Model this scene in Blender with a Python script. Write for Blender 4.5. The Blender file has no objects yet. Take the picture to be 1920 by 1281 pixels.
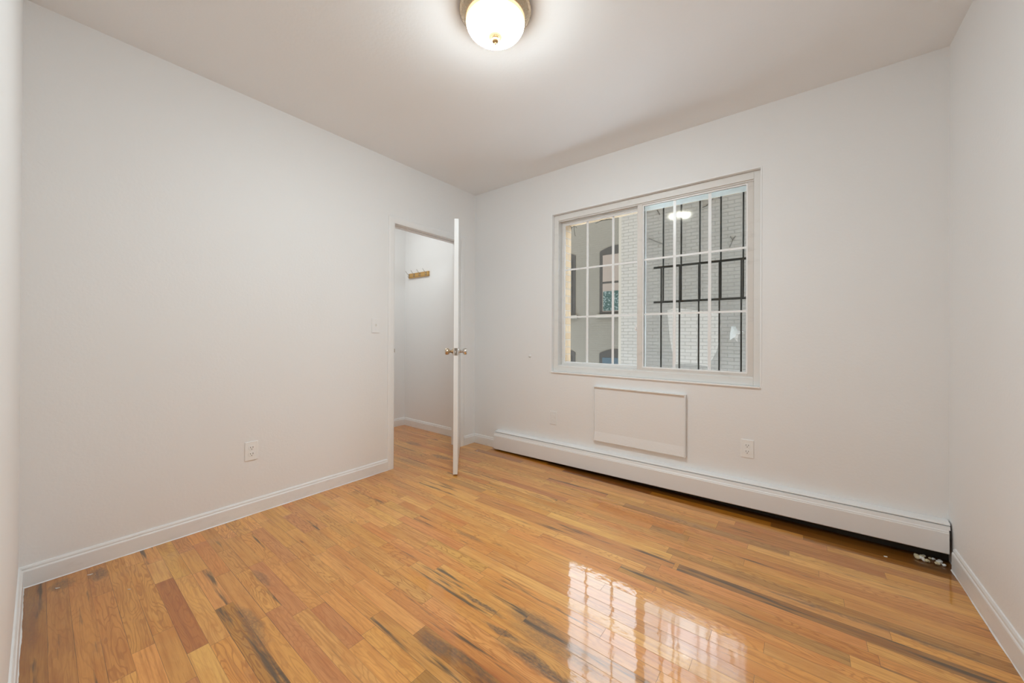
import bpy, bmesh, math, random
from mathutils import Vector, Matrix, noise

# ------------------------------------------------------------------ camera, world, exposure
SC = bpy.context.scene
COL = SC.collection
F_PX, YAW, PITCH, ROLL = 690.11, 0.6622, 0.0027, 0.005
CAM = Vector((2.6785, -2.8008, 1.116))
fw = Vector((-math.sin(YAW) * math.cos(PITCH), math.cos(YAW) * math.cos(PITCH), math.sin(PITCH)))
rt = Vector((math.cos(YAW), math.sin(YAW), 0))
up = rt.cross(fw)
rt2 = rt * math.cos(ROLL) + up * math.sin(ROLL)
up2 = -rt * math.sin(ROLL) + up * math.cos(ROLL)
cd = bpy.data.cameras.new('camera')
cam = bpy.data.objects.new('camera', cd)
COL.objects.link(cam)
cam.matrix_world = Matrix(((rt2.x, up2.x, -fw.x, CAM.x), (rt2.y, up2.y, -fw.y, CAM.y), (rt2.z, up2.z, -fw.z, CAM.z), (0, 0, 0, 1)))
cd.sensor_fit = 'HORIZONTAL'
cd.sensor_width = 36.0
cd.lens = F_PX * 36.0 / 1920.0
cd.shift_x = 0.0
cd.shift_y = -13.04 / 1920.0
cd.clip_start = 0.01
SC.camera = cam

W = bpy.data.worlds.new('overcast_sky')
SC.world = W
W.use_nodes = True
bg = W.node_tree.nodes['Background']
bg.inputs['Color'].default_value = (0.76, 0.87, 1.0, 1)
bg.inputs['Strength'].default_value = 5.9

SC.view_settings.view_transform = 'Standard'
SC.view_settings.look = 'None'
SC.view_settings.gamma = 1.0
SC.view_settings.use_curve_mapping = False
SC.view_settings.exposure = 0.43
cy = SC.cycles
cy.use_denoising = True
cy.max_bounces = 12
cy.use_adaptive_sampling = True
cy.adaptive_threshold = 0.04
cy.diffuse_bounces = 6
cy.glossy_bounces = 5
cy.transmission_bounces = 6
cy.transparent_max_bounces = 16
cy.sample_clamp_indirect = 8.0
cy.caustics_reflective = False
cy.caustics_refractive = False

LAMP_STRENGTH = 156.0
HALL_STRENGTH = 37.0

# ------------------------------------------------------------------ helpers
class MB:
    """collects shapes in one bmesh and links them as one mesh object"""
    def __init__(s):
        s.bm = bmesh.new()

    def box(s, x0, x1, y0, y1, z0, z1, mi=0):
        v = [s.bm.verts.new((x, y, z)) for x in (x0, x1) for y in (y0, y1) for z in (z0, z1)]
        for f in ((0, 1, 3, 2), (4, 6, 7, 5), (0, 4, 5, 1), (2, 3, 7, 6), (0, 2, 6, 4), (1, 5, 7, 3)):
            fc = s.bm.faces.new([v[i] for i in f])
            fc.material_index = mi
        return v

    def prism(s, pts, d, mi=0):
        """closed polygon pts (3D) extruded by vector d"""
        d = Vector(d)
        a = [s.bm.verts.new(p) for p in pts]
        b = [s.bm.verts.new(Vector(p) + d) for p in pts]
        n = len(pts)
        fs = [s.bm.faces.new(a[::-1]), s.bm.faces.new(b)]
        for i in range(n):
            fs.append(s.bm.faces.new((a[i], a[(i + 1) % n], b[(i + 1) % n], b[i])))
        for f in fs:
            f.material_index = mi

    def loft(s, A, B):
        """two closed polygons with equal count, joined and capped"""
        a = [s.bm.verts.new(p) for p in A]
        b = [s.bm.verts.new(p) for p in B]
        n = len(a)
        s.bm.faces.new(a[::-1])
        s.bm.faces.new(b)
        for i in range(n):
            s.bm.faces.new((a[i], a[(i + 1) % n], b[(i + 1) % n], b[i]))

    def lathe(s, prof, n=48, M=None):
        """profile (r, h) spun round the local z axis"""
        M = M or Matrix.Identity(4)
        rings = []
        for r, h in prof:
            if r < 1e-6:
                rings.append([s.bm.verts.new(M @ Vector((0, 0, h)))])
            else:
                rings.append([s.bm.verts.new(M @ Vector((r * math.cos(2 * math.pi * k / n), r * math.sin(2 * math.pi * k / n), h))) for k in range(n)])
        for A, B in zip(rings, rings[1:]):
            for k in range(n):
                k2 = (k + 1) % n
                if len(A) == 1 and len(B) == 1:
                    continue
                if len(A) == 1:
                    s.bm.faces.new((A[0], B[k], B[k2]))
                elif len(B) == 1:
                    s.bm.faces.new((A[k], B[0], A[k2]))
                else:
                    s.bm.faces.new((A[k], B[k], B[k2], A[k2]))

    def tube(s, pts, r, n=8):
        pts = [Vector(p) for p in pts]
        rr = r if isinstance(r, (list, tuple)) else [r] * len(pts)
        rings = []
        for i, p in enumerate(pts):
            t = (pts[min(i + 1, len(pts) - 1)] - pts[max(i - 1, 0)]).normalized()
            a = t.cross(Vector((0.13, 0.31, 0.94))).normalized()
            b = t.cross(a)
            rings.append([s.bm.verts.new(p + rr[i] * (a * math.cos(2 * math.pi * k / n) + b * math.sin(2 * math.pi * k / n))) for k in range(n)])
        for A, B in zip(rings, rings[1:]):
            for k in range(n):
                s.bm.faces.new((A[k], A[(k + 1) % n], B[(k + 1) % n], B[k]))
        s.bm.faces.new(rings[0][::-1])
        s.bm.faces.new(rings[-1])

    def build(s, name, mats, parent=None, loc=None, bevel=0.0, smooth=False, seg=2):
        bmesh.ops.recalc_face_normals(s.bm, faces=s.bm.faces[:])
        me = bpy.data.meshes.new(name)
        s.bm.to_mesh(me)
        s.bm.free()
        for m in (mats if isinstance(mats, (list, tuple)) else [mats]):
            me.materials.append(m)
        o = bpy.data.objects.new(name, me)
        COL.objects.link(o)
        if smooth:
            for p in me.polygons:
                p.use_smooth = True
        if parent is not None:
            o.parent = parent
            # geometry is given in world space: bring it to the parent's local frame
            me.transform(world_of(parent).inverted())
        if loc is not None:
            me.transform(Matrix.Translation(-Vector(loc)))
            o.location = loc
        if bevel:
            b = o.modifiers.new('bevel', 'BEVEL')
            b.width = bevel
            b.segments = seg
            b.limit_method = 'ANGLE'
            b.angle_limit = math.radians(35)
        return o


def world_of(o):
    m = Matrix.LocRotScale(o.location, o.rotation_euler, o.scale)
    return world_of(o.parent) @ m if o.parent else m


def thing(name, label, cat, loc=(0, 0, 0), rotz=0.0, group=None):
    o = bpy.data.objects.new(name, None)
    COL.objects.link(o)
    o.empty_display_size = 0.05
    o.location = loc
    o.rotation_euler = (0, 0, rotz)
    return tag(o, label, cat, group)


def tag(o, label, cat, group=None, kind=None):
    o['label'] = label
    o['category'] = cat
    if group:
        o['group'] = group
    if kind:
        o['kind'] = kind
    return o


def structure(o, label, cat):
    return tag(o, label, cat, None, 'structure')


def sR(r, g, b):
    f = lambda c: (c / 255 / 12.92) if c / 255 <= 0.04045 else ((c / 255 + 0.055) / 1.055) ** 2.4
    return (f(r), f(g), f(b), 1)


class NT:
    def __init__(s, name):
        s.m = bpy.data.materials.new(name)
        s.m.use_nodes = True
        s.t = s.m.node_tree
        s.t.nodes.clear()
        s.out = s.t.nodes.new('ShaderNodeOutputMaterial')

    def n(s, kind, **kw):
        nd = s.t.nodes.new(kind)
        for k, v in kw.items():
            setattr(nd, k, v)
        return nd

    def set(s, sock, v):
        if hasattr(v, 'is_output'):
            s.t.links.new(v, sock)
        else:
            sock.default_value = v

    def math(s, op, a, b=None, c=None, clamp=False):
        nd = s.n('ShaderNodeMath', operation=op, use_clamp=clamp)
        s.set(nd.inputs[0], a)
        if b is not None:
            s.set(nd.inputs[1], b)
        if c is not None:
            s.set(nd.inputs[2], c)
        return nd.outputs[0]

    def mix(s, f, a, b, blend='MIX'):
        nd = s.n('ShaderNodeMix', data_type='RGBA', blend_type=blend)
        s.set(nd.inputs[0], f)
        s.set(nd.inputs[6], a)
        s.set(nd.inputs[7], b)
        return nd.outputs[2]

    def ramp(s, f, stops, interp='LINEAR'):
        nd = s.n('ShaderNodeValToRGB')
        cr = nd.color_ramp
        cr.interpolation = interp
        while len(cr.elements) > len(stops):
            cr.elements.remove(cr.elements[-1])
        for i, (p, c) in enumerate(stops):
            e = cr.elements[i] if i < len(cr.elements) else cr.elements.new(p)
            e.position = p
            e.color = c if len(c) == 4 else (*c, 1)
        s.set(nd.inputs[0], f)
        return nd.outputs[0]

    def smooth(s, v, a, b, lo=0.0, hi=1.0):
        nd = s.n('ShaderNodeMapRange', interpolation_type='SMOOTHSTEP')
        s.set(nd.inputs[0], v)
        nd.inputs[1].default_value, nd.inputs[2].default_value = a, b
        nd.inputs[3].default_value, nd.inputs[4].default_value = lo, hi
        return nd.outputs[0]

    def noise(s, vec, scale, detail=2.0, rough=0.5, out=0):
        nd = s.n('ShaderNodeTexNoise')
        s.set(nd.inputs['Vector'], vec)
        nd.inputs['Scale'].default_value = scale
        nd.inputs['Detail'].default_value = detail
        nd.inputs['Roughness'].default_value = rough
        return nd.outputs[out]

    def coords(s):
        return s.n('ShaderNodeTexCoord').outputs['Object']

    def worldpos(s):
        return s.n('ShaderNodeNewGeometry').outputs['Position']

    def mapping(s, vec, scale=(1, 1, 1), loc=(0, 0, 0)):
        nd = s.n('ShaderNodeMapping')
        s.set(nd.inputs[0], vec)
        nd.inputs['Scale'].default_value = scale
        nd.inputs['Location'].default_value = loc
        return nd.outputs[0]

    def bump(s, h, dist, strength=1.0):
        nd = s.n('ShaderNodeBump')
        s.set(nd.inputs['Height'], h)
        nd.inputs['Distance'].default_value = dist
        nd.inputs['Strength'].default_value = strength
        return nd.outputs[0]

    def principled(s, **kw):
        p = s.n('ShaderNodeBsdfPrincipled')
        for k, v in kw.items():
            s.set(p.inputs[k.replace('_', ' ')], v)
        s.t.links.new(p.outputs[0], s.out.inputs[0])
        return p


def paint(name, col, rough=0.5, mottle=0.03, bump=0.0, bscale=90.0, dirt=0.0, spec=0.5):
    t = NT(name)
    p = t.worldpos()
    c = t.mix(t.math('MULTIPLY', t.noise(p, 3.0, 3), mottle * 2), (*col, 1), tuple(x * 0.8 for x in col) + (1,))
    if dirt:
        d = t.smooth(t.noise(t.mapping(p, (1, 1, 2.5)), 9.0, 5, 0.65), 0.52, 0.75)
        c = t.mix(t.math('MULTIPLY', d, dirt), c, (0.33, 0.31, 0.27, 1))
    kw = dict(Base_Color=c, Roughness=rough, Specular_IOR_Level=spec)
    if bump:
        kw['Normal'] = t.bump(t.noise(p, bscale, 3), bump)
    t.principled(**kw)
    return t.m


def metal(name, col, rough=0.25):
    t = NT(name)
    p = t.coords()
    t.principled(Base_Color=(*col, 1), Metallic=1.0, Roughness=t.smooth(t.noise(p, 60, 3), 0.2, 0.8, rough * 0.8, rough * 1.25))
    return t.m


M = {}
M['wall'] = paint('wall_paint', (0.865, 0.86, 0.855), 0.55, 0.02, 0.0006, 70)
M['ceiling'] = paint('ceiling_paint', (0.89, 0.89, 0.89), 0.7, 0.02, 0.0005, 60)
M['trim'] = paint('trim_paint', (0.85, 0.85, 0.845), 0.35, 0.03, 0.0003, 40, dirt=0.12)
M['door'] = paint('door_paint', (0.86, 0.86, 0.855), 0.35, 0.02)
M['heater'] = paint('heater_enamel', (0.86, 0.86, 0.86), 0.4, 0.03, 0.0002, 25)
M['dark'] = paint('painted_cavity_shade', (0.035, 0.028, 0.02), 0.8)  # near-black colour stands in for the shade inside the heater
M['plastic'] = paint('outlet_plastic', (0.90, 0.90, 0.89), 0.3, 0.01)
M['slot'] = paint('slot_black', (0.10, 0.09, 0.08), 0.6)
M['vinyl'] = paint('window_vinyl', (0.80, 0.785, 0.76), 0.4, 0.04, dirt=0.12)
M['vinyl_worn'] = paint('window_vinyl_worn', (0.74, 0.70, 0.66), 0.45, 0.06, dirt=0.25)
M['vinyl_white'] = paint('window_bead', (0.90, 0.90, 0.90), 0.3, 0.02)
M['iron'] = paint('black_iron', (0.022, 0.019, 0.016), 0.5)
M['brass'] = metal('aged_brass', (0.55, 0.40, 0.22), 0.25)
M['nickel'] = metal('satin_brass_nickel', (0.62, 0.50, 0.36), 0.28)
M['chrome'] = metal('door_chrome', (0.72, 0.68, 0.63), 0.16)
M['finial'] = metal('finial_brass', (0.36, 0.22, 0.10), 0.45)
M['steel'] = metal('dull_steel', (0.35, 0.32, 0.28), 0.4)


STAINS = [(0.127, -2.628, 0.07, 0.035, 0.75), (0.10, -2.735, 0.06, 0.045, 0.6), (0.30, -2.82, 0.35, 0.035, 0.35), (0.09, -0.54, 0.16, 0.05, 0.8),
          (-0.44, -0.43, 0.16, 0.05, 0.6), (0.0, -0.80, 0.35, 0.06, 0.45), (1.88, -1.61, 0.16, 0.055, 0.62), (1.99, -1.665, 0.22, 0.045, 0.55),
          (2.02, -1.76, 0.26, 0.028, 0.85), (1.66, -1.915, 0.14, 0.035, 0.7), (1.79, -1.90, 0.20, 0.022, 0.7), (1.65, -1.665, 0.16, 0.014, 0.9),
          (1.80, -1.725, 0.10, 0.016, 0.85), (0.744, -2.173, 0.10, 0.025, 0.5), (1.02, -2.295, 0.20, 0.03, 0.6), (1.24, -1.33, 0.14, 0.015, 0.5),
          (3.20, -0.13, 0.12, 0.06, 0.55), (2.72, -0.82, 0.22, 0.014, 0.7), (3.02, -0.81, 0.22, 0.016, 0.6), (0.78, -0.62, 0.12, 0.015, 0.5)]


def floor_material():
    t = NT('oak_strip_floor')
    uvn = t.n('ShaderNodeUVMap', uv_map='plank')
    sep = t.n('ShaderNodeSeparateXYZ')
    t.set(sep.inputs[0], uvn.outputs[0])
    u, v = sep.outputs[0], sep.outputs[1]
    col = t.n('ShaderNodeAttribute', attribute_name='wood')
    par = t.n('ShaderNodeAttribute', attribute_name='par')
    sp = t.n('ShaderNodeSeparateColor')
    t.set(sp.inputs[0], par.outputs['Color'])
    seed, length, streak, figure = sp.outputs[0], sp.outputs[1], sp.outputs[2], par.outputs['Alpha']
    pos = t.n('ShaderNodeSeparateXYZ')
    t.set(pos.inputs[0], t.worldpos())
    off = t.math('MULTIPLY', seed, 53.7)

    def vec(a, b, c):
        nd = t.n('ShaderNodeCombineXYZ')
        for i, x in enumerate((a, b, c)):
            t.set(nd.inputs[i], x)
        return nd.outputs[0]
    base = vec(t.math('ADD', u, off), t.math('ADD', v, t.math('MULTIPLY', off, 0.37)), off)
    # contour lines of stretched noise: flat-sawn figure
    h = t.noise(t.mapping(base, (2.0, 13.0, 1.0)), 1.0, 3.0, 0.42)
    ring = t.math('SINE', t.math('MULTIPLY', h, 130.0))
    ring = t.smooth(ring, 0.25, 1.0)
    pore = t.noise(t.mapping(base, (14.0, 420.0, 1.0)), 1.0, 2.0, 0.6)
    fibre = t.noise(t.mapping(base, (3.0, 90.0, 1.0)), 1.0, 3.0, 0.6)
    broad = t.noise(t.mapping(base, (3.5, 12.0, 1.0)), 1.0, 3.0, 0.55)
    c = col.outputs['Color']
    dark = t.mix(1.0, c, (0.60, 0.47, 0.36, 1), 'MULTIPLY')
    c2 = t.mix(t.math('MULTIPLY', ring, t.math('MULTIPLY', figure, 0.75)), c, dark)
    c2 = t.mix(t.smooth(fibre, 0.42, 0.75, 0.0, 0.75), c2, dark)
    c2 = t.mix(t.smooth(pore, 0.5, 0.75, 0.0, 0.40), c2, dark)
    c2 = t.mix(t.smooth(broad, 0.47, 0.72, 0.0, 0.55), c2, t.mix(1.0, c, (0.80, 0.60, 0.42, 1), 'MULTIPLY'))
    c2 = t.mix(t.smooth(broad, 0.48, 0.22, 0.0, 0.32), c2, t.mix(1.0, c, (1.22, 1.20, 1.12, 1), 'MULTIPLY'))
    # mineral streaks, dark and elongated
    st = t.noise(t.mapping(base, (2.6, 34.0, 3.0)), 1.0, 3.0, 0.6)
    thr = t.math('SUBTRACT', 0.80, t.math('MULTIPLY', streak, 0.30))
    sm = t.math('MULTIPLY', t.math('SUBTRACT', st, thr), 9.0, clamp=True)
    c3 = t.mix(t.math('MULTIPLY', sm, 0.88), c2, (0.075, 0.048, 0.024, 1))
    # knots
    vo = t.n('ShaderNodeTexVoronoi', feature='F1')
    t.set(vo.inputs['Vector'], t.mapping(base, (3.2, 13.0, 1.0)))
    vo.inputs['Scale'].default_value = 1.0
    kcol = t.n('ShaderNodeSeparateColor')
    t.set(kcol.inputs[0], vo.outputs['Color'])
    kn = t.math('MULTIPLY', t.smooth(vo.outputs['Distance'], 0.11, 0.03), t.math('GREATER_THAN', kcol.outputs[0], 0.76))
    c3 = t.mix(t.math('MULTIPLY', kn, 0.85), c3, (0.07, 0.030, 0.016, 1))
    halo = t.math('MULTIPLY', t.smooth(vo.outputs['Distance'], 0.42, 0.08), t.math('GREATER_THAN', kcol.outputs[0], 0.76))
    c3 = t.mix(t.math('MULTIPLY', halo, 0.35), c3, t.mix(1.0, c, (0.62, 0.42, 0.30, 1), 'MULTIPLY'))
    # seams between the strips
    du = t.math('MINIMUM', u, t.math('SUBTRACT', length, u))
    dv = t.math('MINIMUM', v, t.math('SUBTRACT', 0.0597, v))
    wob = t.math('MULTIPLY', t.noise(t.mapping(t.worldpos(), (2.5, 40, 1)), 1.0, 2), 0.0014)
    seam_v = t.math('MULTIPLY', t.smooth(t.math('SUBTRACT', dv, wob), -0.0006, 0.0004, 1.0, 0.0), t.smooth(t.noise(t.mapping(t.worldpos(), (1.2, 55, 1)), 1.0, 2), 0.35, 0.65, 0.35, 1.0))
    seam_u = t.smooth(du, 0.0003, 0.0011, 1.0, 0.0)
    seam = t.math('MAXIMUM', seam_v, t.math('MULTIPLY', seam_u, 0.75))
    c4 = t.mix(t.math('MULTIPLY', seam, 0.80), c3, (0.055, 0.030, 0.014, 1))
    # grey worn smudges and dull scuffs in the varnish
    wp = t.worldpos()
    sc = t.smooth(t.noise(t.mapping(wp, (1.6, 3.5, 1)), 1.3, 6, 0.7), 0.60, 0.78)
    c5 = t.mix(t.math('MULTIPLY', sc, 0.30), c4, (0.24, 0.19, 0.135, 1))
    # worn dark marks in the varnish, each with its own place and outline
    warp = t.n('ShaderNodeVectorMath', operation='MULTIPLY_ADD')
    t.set(warp.inputs[0], t.noise(t.mapping(wp, (6, 16, 1)), 1.0, 4, 0.65, 1))
    warp.inputs[1].default_value = (0.16, 0.07, 0)
    t.set(warp.inputs[2], wp)
    sw_ = t.n('ShaderNodeSeparateXYZ')
    t.set(sw_.inputs[0], warp.outputs[0])
    acc = None
    for sx, sy, rx, ry, stg in STAINS:
        a = t.math('DIVIDE', t.math('SUBTRACT', sw_.outputs[0], sx + 0.08), rx)
        c_ = t.math('DIVIDE', t.math('SUBTRACT', sw_.outputs[1], sy + 0.035), ry)
        d_ = t.math('ADD', t.math('MULTIPLY', a, a), t.math('MULTIPLY', c_, c_))
        m_ = t.smooth(d_, 0.05, 1.1, stg, 0.0)
        acc = m_ if acc is None else t.math('MAXIMUM', acc, m_)
    grit = t.smooth(t.noise(t.mapping(wp, (60, 140, 1)), 1.0, 3, 0.6), 0.25, 0.7, 0.45, 1.0)
    c5 = t.mix(t.math('MULTIPLY', acc, grit), c5, (0.085, 0.062, 0.042, 1))
    # relief: seams, slight cupping, brush marks in the finish
    cup = t.math('MULTIPLY', t.math('POWER', t.math('ABSOLUTE', t.math('SUBTRACT', t.math('DIVIDE', v, 0.0597), 0.5)), 2.0), 0.00035)
    hs = t.math('ADD', t.math('MULTIPLY', seam, -0.00025), cup)
    hs = t.math('ADD', hs, t.math('MULTIPLY', t.noise(wp, 22.0, 2, 0.5), 0.00026))
    hs = t.math('ADD', hs, t.math('MULTIPLY', t.noise(wp, 75.0, 2, 0.5), 0.00005))
    hs = t.math('ADD', hs, t.math('MULTIPLY', pore, 0.000006))
    nb = t.bump(hs, 1.0)
    p = t.principled(Base_Color=c5, Roughness=0.42, Specular_IOR_Level=0.25, Normal=nb,
                     Coat_Weight=1.0, Coat_IOR=1.52, Coat_Normal=nb,
                     Coat_Roughness=t.math('ADD', t.math('MULTIPLY', sc, 0.10), t.smooth(t.noise(wp, 2.1, 3), 0.35, 0.75, 0.035, 0.10)))
    return t.m


M['floor'] = floor_material()

# ------------------------------------------------------------------ room shell
H, RW, RD = 2.5807, 3.2718, 2.8529      # ceiling height, right wall x, near wall at y = -RD
ROW = 0.0597
Y0 = -2.7785
DOOR_L, DOOR_R, DOOR_H = -0.978, -0.211, 2.052
WX0, WX1, WZ0, WZ1 = 0.943, 2.486, 0.797, 2.190

b = MB()
random.seed(11)
planks = []
TONES = [((208, 156, 97), 6), ((211, 161, 102), 5), ((205, 150, 91), 5), ((202, 146, 88), 4), ((212, 165, 109), 3), ((199, 142, 88), 2), ((198, 148, 90), 2), ((203, 153, 95), 3)]
bag = [c for c, n in TONES for _ in range(n)]
RED = (192, 134, 94)
DRED = (194, 138, 94)
OLIVE = (176, 134, 84)
DARK = (152, 112, 70)
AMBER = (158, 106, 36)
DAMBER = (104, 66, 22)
# strips that stand out in the photo: row -> (x0, x1, colour, streak, figure)
SPEC = {
    10: [(0.60, 1.10, RED, 0.5, 0.4)], 11: [(1.12, 1.42, RED, 0.55, 0.4)], 9: [(1.00, 1.85, RED, 0.5, 0.4)],
    7: [(0.82, 1.55, (176, 128, 66), 1.0, 1.0)], 6: [(1.02, 1.40, (208, 152, 88), 0.3, 1.0)],
    5: [(0.42, 1.0, (172, 112, 66), 0.3, 0.5)],
    31: [(0.10, 0.92, (200, 148, 92), 0.5, 0.4), (0.92, 2.20, (190, 136, 88), 0.9, 0.3), (2.22, 3.28, DARK, 1.0, 0.2)],
    32: [(0.55, 0.90, OLIVE, 0.4, 0.3)], 30: [(0.95, 2.15, (186, 134, 84), 0.7, 0.3)],
    28: [(2.0, 2.82, OLIVE, 0.85, 0.4)], 29: [(2.1, 2.9, (196, 140, 82), 0.5, 1.0)],
    36: [(2.2, 3.28, (198, 142, 90), 0.8, 0.3)], 40: [(2.3, 3.0, (184, 130, 84), 0.6, 0.3)], 41: [(2.3, 3.28, (186, 134, 86), 0.6, 0.3)],
    18: [(1.2, 1.72, (206, 156, 96), 0.85, 0.3)], 13: [(1.35, 1.95, (198, 150, 96), 0.95, 0.3)], 14: [(1.55, 2.0, (170, 122, 70), 0.9, 0.5)],
    12: [(1.40, 1.70, (212, 160, 98), 0.2, 0.5)], 21: [(1.5, 2.1, (206, 150, 90), 0.8, 0.3)],
    0: [(-0.1, 1.35, (180, 130, 78), 0.55, 0.4)], 1: [(-0.1, 1.6, (192, 138, 82), 0.8, 0.4)], 2: [(-0.1, 0.33, (188, 134, 80), 0.4, 0.6), (0.33, 0.95, (196, 140, 84), 0.3, 0.8)], -1: [(-0.1, 1.2, (164, 118, 70), 0.7, 0.3)], 3: [(0.02, 0.85, (200, 148, 88), 0.3, 0.8)], 4: [(0.15, 0.8, (204, 152, 90), 0.2, 1.0)],
    43: [(0.2, 0.75, (166, 118, 86), 0.3, 0.3), (0.75, 2.7, (190, 140, 82), 0.3, 0.3), (2.7, 3.28, (150, 104, 52), 0.5, 0.3)],
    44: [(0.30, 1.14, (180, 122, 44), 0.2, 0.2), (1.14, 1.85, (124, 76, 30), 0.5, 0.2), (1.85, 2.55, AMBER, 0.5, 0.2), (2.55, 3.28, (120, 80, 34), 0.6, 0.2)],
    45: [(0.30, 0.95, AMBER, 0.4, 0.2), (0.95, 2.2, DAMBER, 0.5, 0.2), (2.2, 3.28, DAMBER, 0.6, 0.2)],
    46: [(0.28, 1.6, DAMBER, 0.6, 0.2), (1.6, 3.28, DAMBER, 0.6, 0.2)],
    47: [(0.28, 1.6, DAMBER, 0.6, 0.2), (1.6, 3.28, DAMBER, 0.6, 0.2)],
}
XA, XB = -1.26, RW + 0.02


def rand_plank():
    c = random.choice(bag)
    j = random.uniform(-7, 7)
    c = (c[0] + j + random.uniform(-4, 4), c[1] + j + random.uniform(-4, 4), c[2] + j + random.uniform(-5, 5))
    if random.random() < 0.04:
        c = (random.choice((RED, DRED, OLIVE)))
    return c, random.choice((0, 0.1, 0.25, 0.4, 0.55, 0.75)), random.choice((0.15, 0.3, 0.5, 0.8, 1.0))


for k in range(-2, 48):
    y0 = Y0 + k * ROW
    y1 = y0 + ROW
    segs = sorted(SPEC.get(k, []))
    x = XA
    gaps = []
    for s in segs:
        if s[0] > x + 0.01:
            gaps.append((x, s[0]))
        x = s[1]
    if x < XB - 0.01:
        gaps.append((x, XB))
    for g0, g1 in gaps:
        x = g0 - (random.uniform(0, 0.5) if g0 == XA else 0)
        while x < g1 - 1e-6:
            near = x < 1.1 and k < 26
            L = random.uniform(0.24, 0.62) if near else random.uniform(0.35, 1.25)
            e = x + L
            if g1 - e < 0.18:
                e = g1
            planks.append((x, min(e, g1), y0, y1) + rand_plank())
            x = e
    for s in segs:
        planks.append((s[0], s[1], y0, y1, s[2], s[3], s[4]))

me = bpy.data.meshes.new('floor')
verts, faces = [], []
for x0, x1, y0, y1, *_ in planks:
    i = len(verts)
    xs0, xs1 = max(x0, XA), min(x1, XB)
    verts += [(xs0, y0, 0), (xs1, y0, 0), (xs1, y1, 0), (xs0, y1, 0)]
    faces.append((i, i + 1, i + 2, i + 3))
i = len(verts)
yA, yB = Y0 - 2 * ROW, Y0 + 48 * ROW
verts += [(x, y, z) for x in (XA, XB) for y in (yA, yB) for z in (-0.06, -0.0015)]
faces += [(i + a, i + bb, i + c, i + d) for a, bb, c, d in ((0, 1, 3, 2), (4, 6, 7, 5), (0, 4, 5, 1), (2, 3, 7, 6), (0, 2, 6, 4), (1, 5, 7, 3))]
me.from_pydata(verts, [], faces)
uvl = me.uv_layers.new(name='plank')
me.attributes.new('wood', 'FLOAT_COLOR', 'CORNER')
me.attributes.new('par', 'FLOAT_COLOR', 'CORNER')
uvl = me.uv_layers['plank']
wa, pa = me.attributes['wood'], me.attributes['par']
FLOOR_GAIN = (1.16, 1.02, 0.61)
for fi, p in enumerate(me.polygons):
    if fi < len(planks):
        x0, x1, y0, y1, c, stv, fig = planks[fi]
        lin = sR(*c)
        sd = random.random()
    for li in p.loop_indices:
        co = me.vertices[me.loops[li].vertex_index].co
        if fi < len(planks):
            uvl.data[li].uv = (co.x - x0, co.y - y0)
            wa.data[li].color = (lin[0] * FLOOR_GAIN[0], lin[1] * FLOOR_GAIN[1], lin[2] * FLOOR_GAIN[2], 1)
            pa.data[li].color = (sd, x1 - x0, stv, fig)
        else:
            wa.data[li].color = (0.2, 0.12, 0.05, 1)
            pa.data[li].color = (0, 9, 0, 0)
me.materials.append(M['floor'])
o = bpy.data.objects.new('floor', me)
COL.objects.link(o)
structure(o, 'glossy varnished oak strip floor running along the window wall', 'floor')

T = 0.12
b = MB()
b.box(-1.36, RW + T, -RD - T, 0.34, H, H + 0.12)
structure(b.build('ceiling', M['ceiling']), 'flat white painted ceiling', 'ceiling')

b = MB()     # left wall with the doorway
b.box(-T, 0, -RD - T, DOOR_L - 0.018, -0.06, H)
b.box(-T, 0, DOOR_R + 0.018, 0.0, -0.06, H)
b.box(-T, 0, DOOR_L - 0.018, DOOR_R + 0.018, DOOR_H + 0.018, H)
structure(b.build('wall_left', M['wall']), 'long white wall with the doorway near the corner', 'wall')

b = MB()     # window wall, continuing behind the doorway
b.box(-1.36, WX0, 0, T, -0.06, H)
b.box(WX1, RW + T, 0, T, -0.06, H)
b.box(WX0, WX1, 0, T, -0.06, WZ0)
b.box(WX0, WX1, 0, T, WZ1, H)
structure(b.build('wall_back', M['wall']), 'white wall with the window and the baseboard heater', 'wall')

b = MB()
b.box(RW, RW + T, -RD - T, 0, -0.06, H)
structure(b.build('wall_right', M['wall']), 'white wall at the right edge', 'wall')
b = MB()
b.box(0, RW, -RD - T, -RD, -0.06, H)
structure(b.build('wall_front', M['wall']), 'white wall at the left edge, seen at a grazing angle', 'wall')
b = MB()
b.box(-1.32, -1.20, -1.62, 0, -0.06, H)
structure(b.build('wall_hall', M['wall']), 'white end wall beyond the doorway', 'wall')
b = MB()
b.box(-1.32, -T, -1.62, -1.50, -0.06, H)
structure(b.build('wall_hall_side', M['wall']), 'white side wall of the passage beyond the doorway', 'wall')

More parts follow.
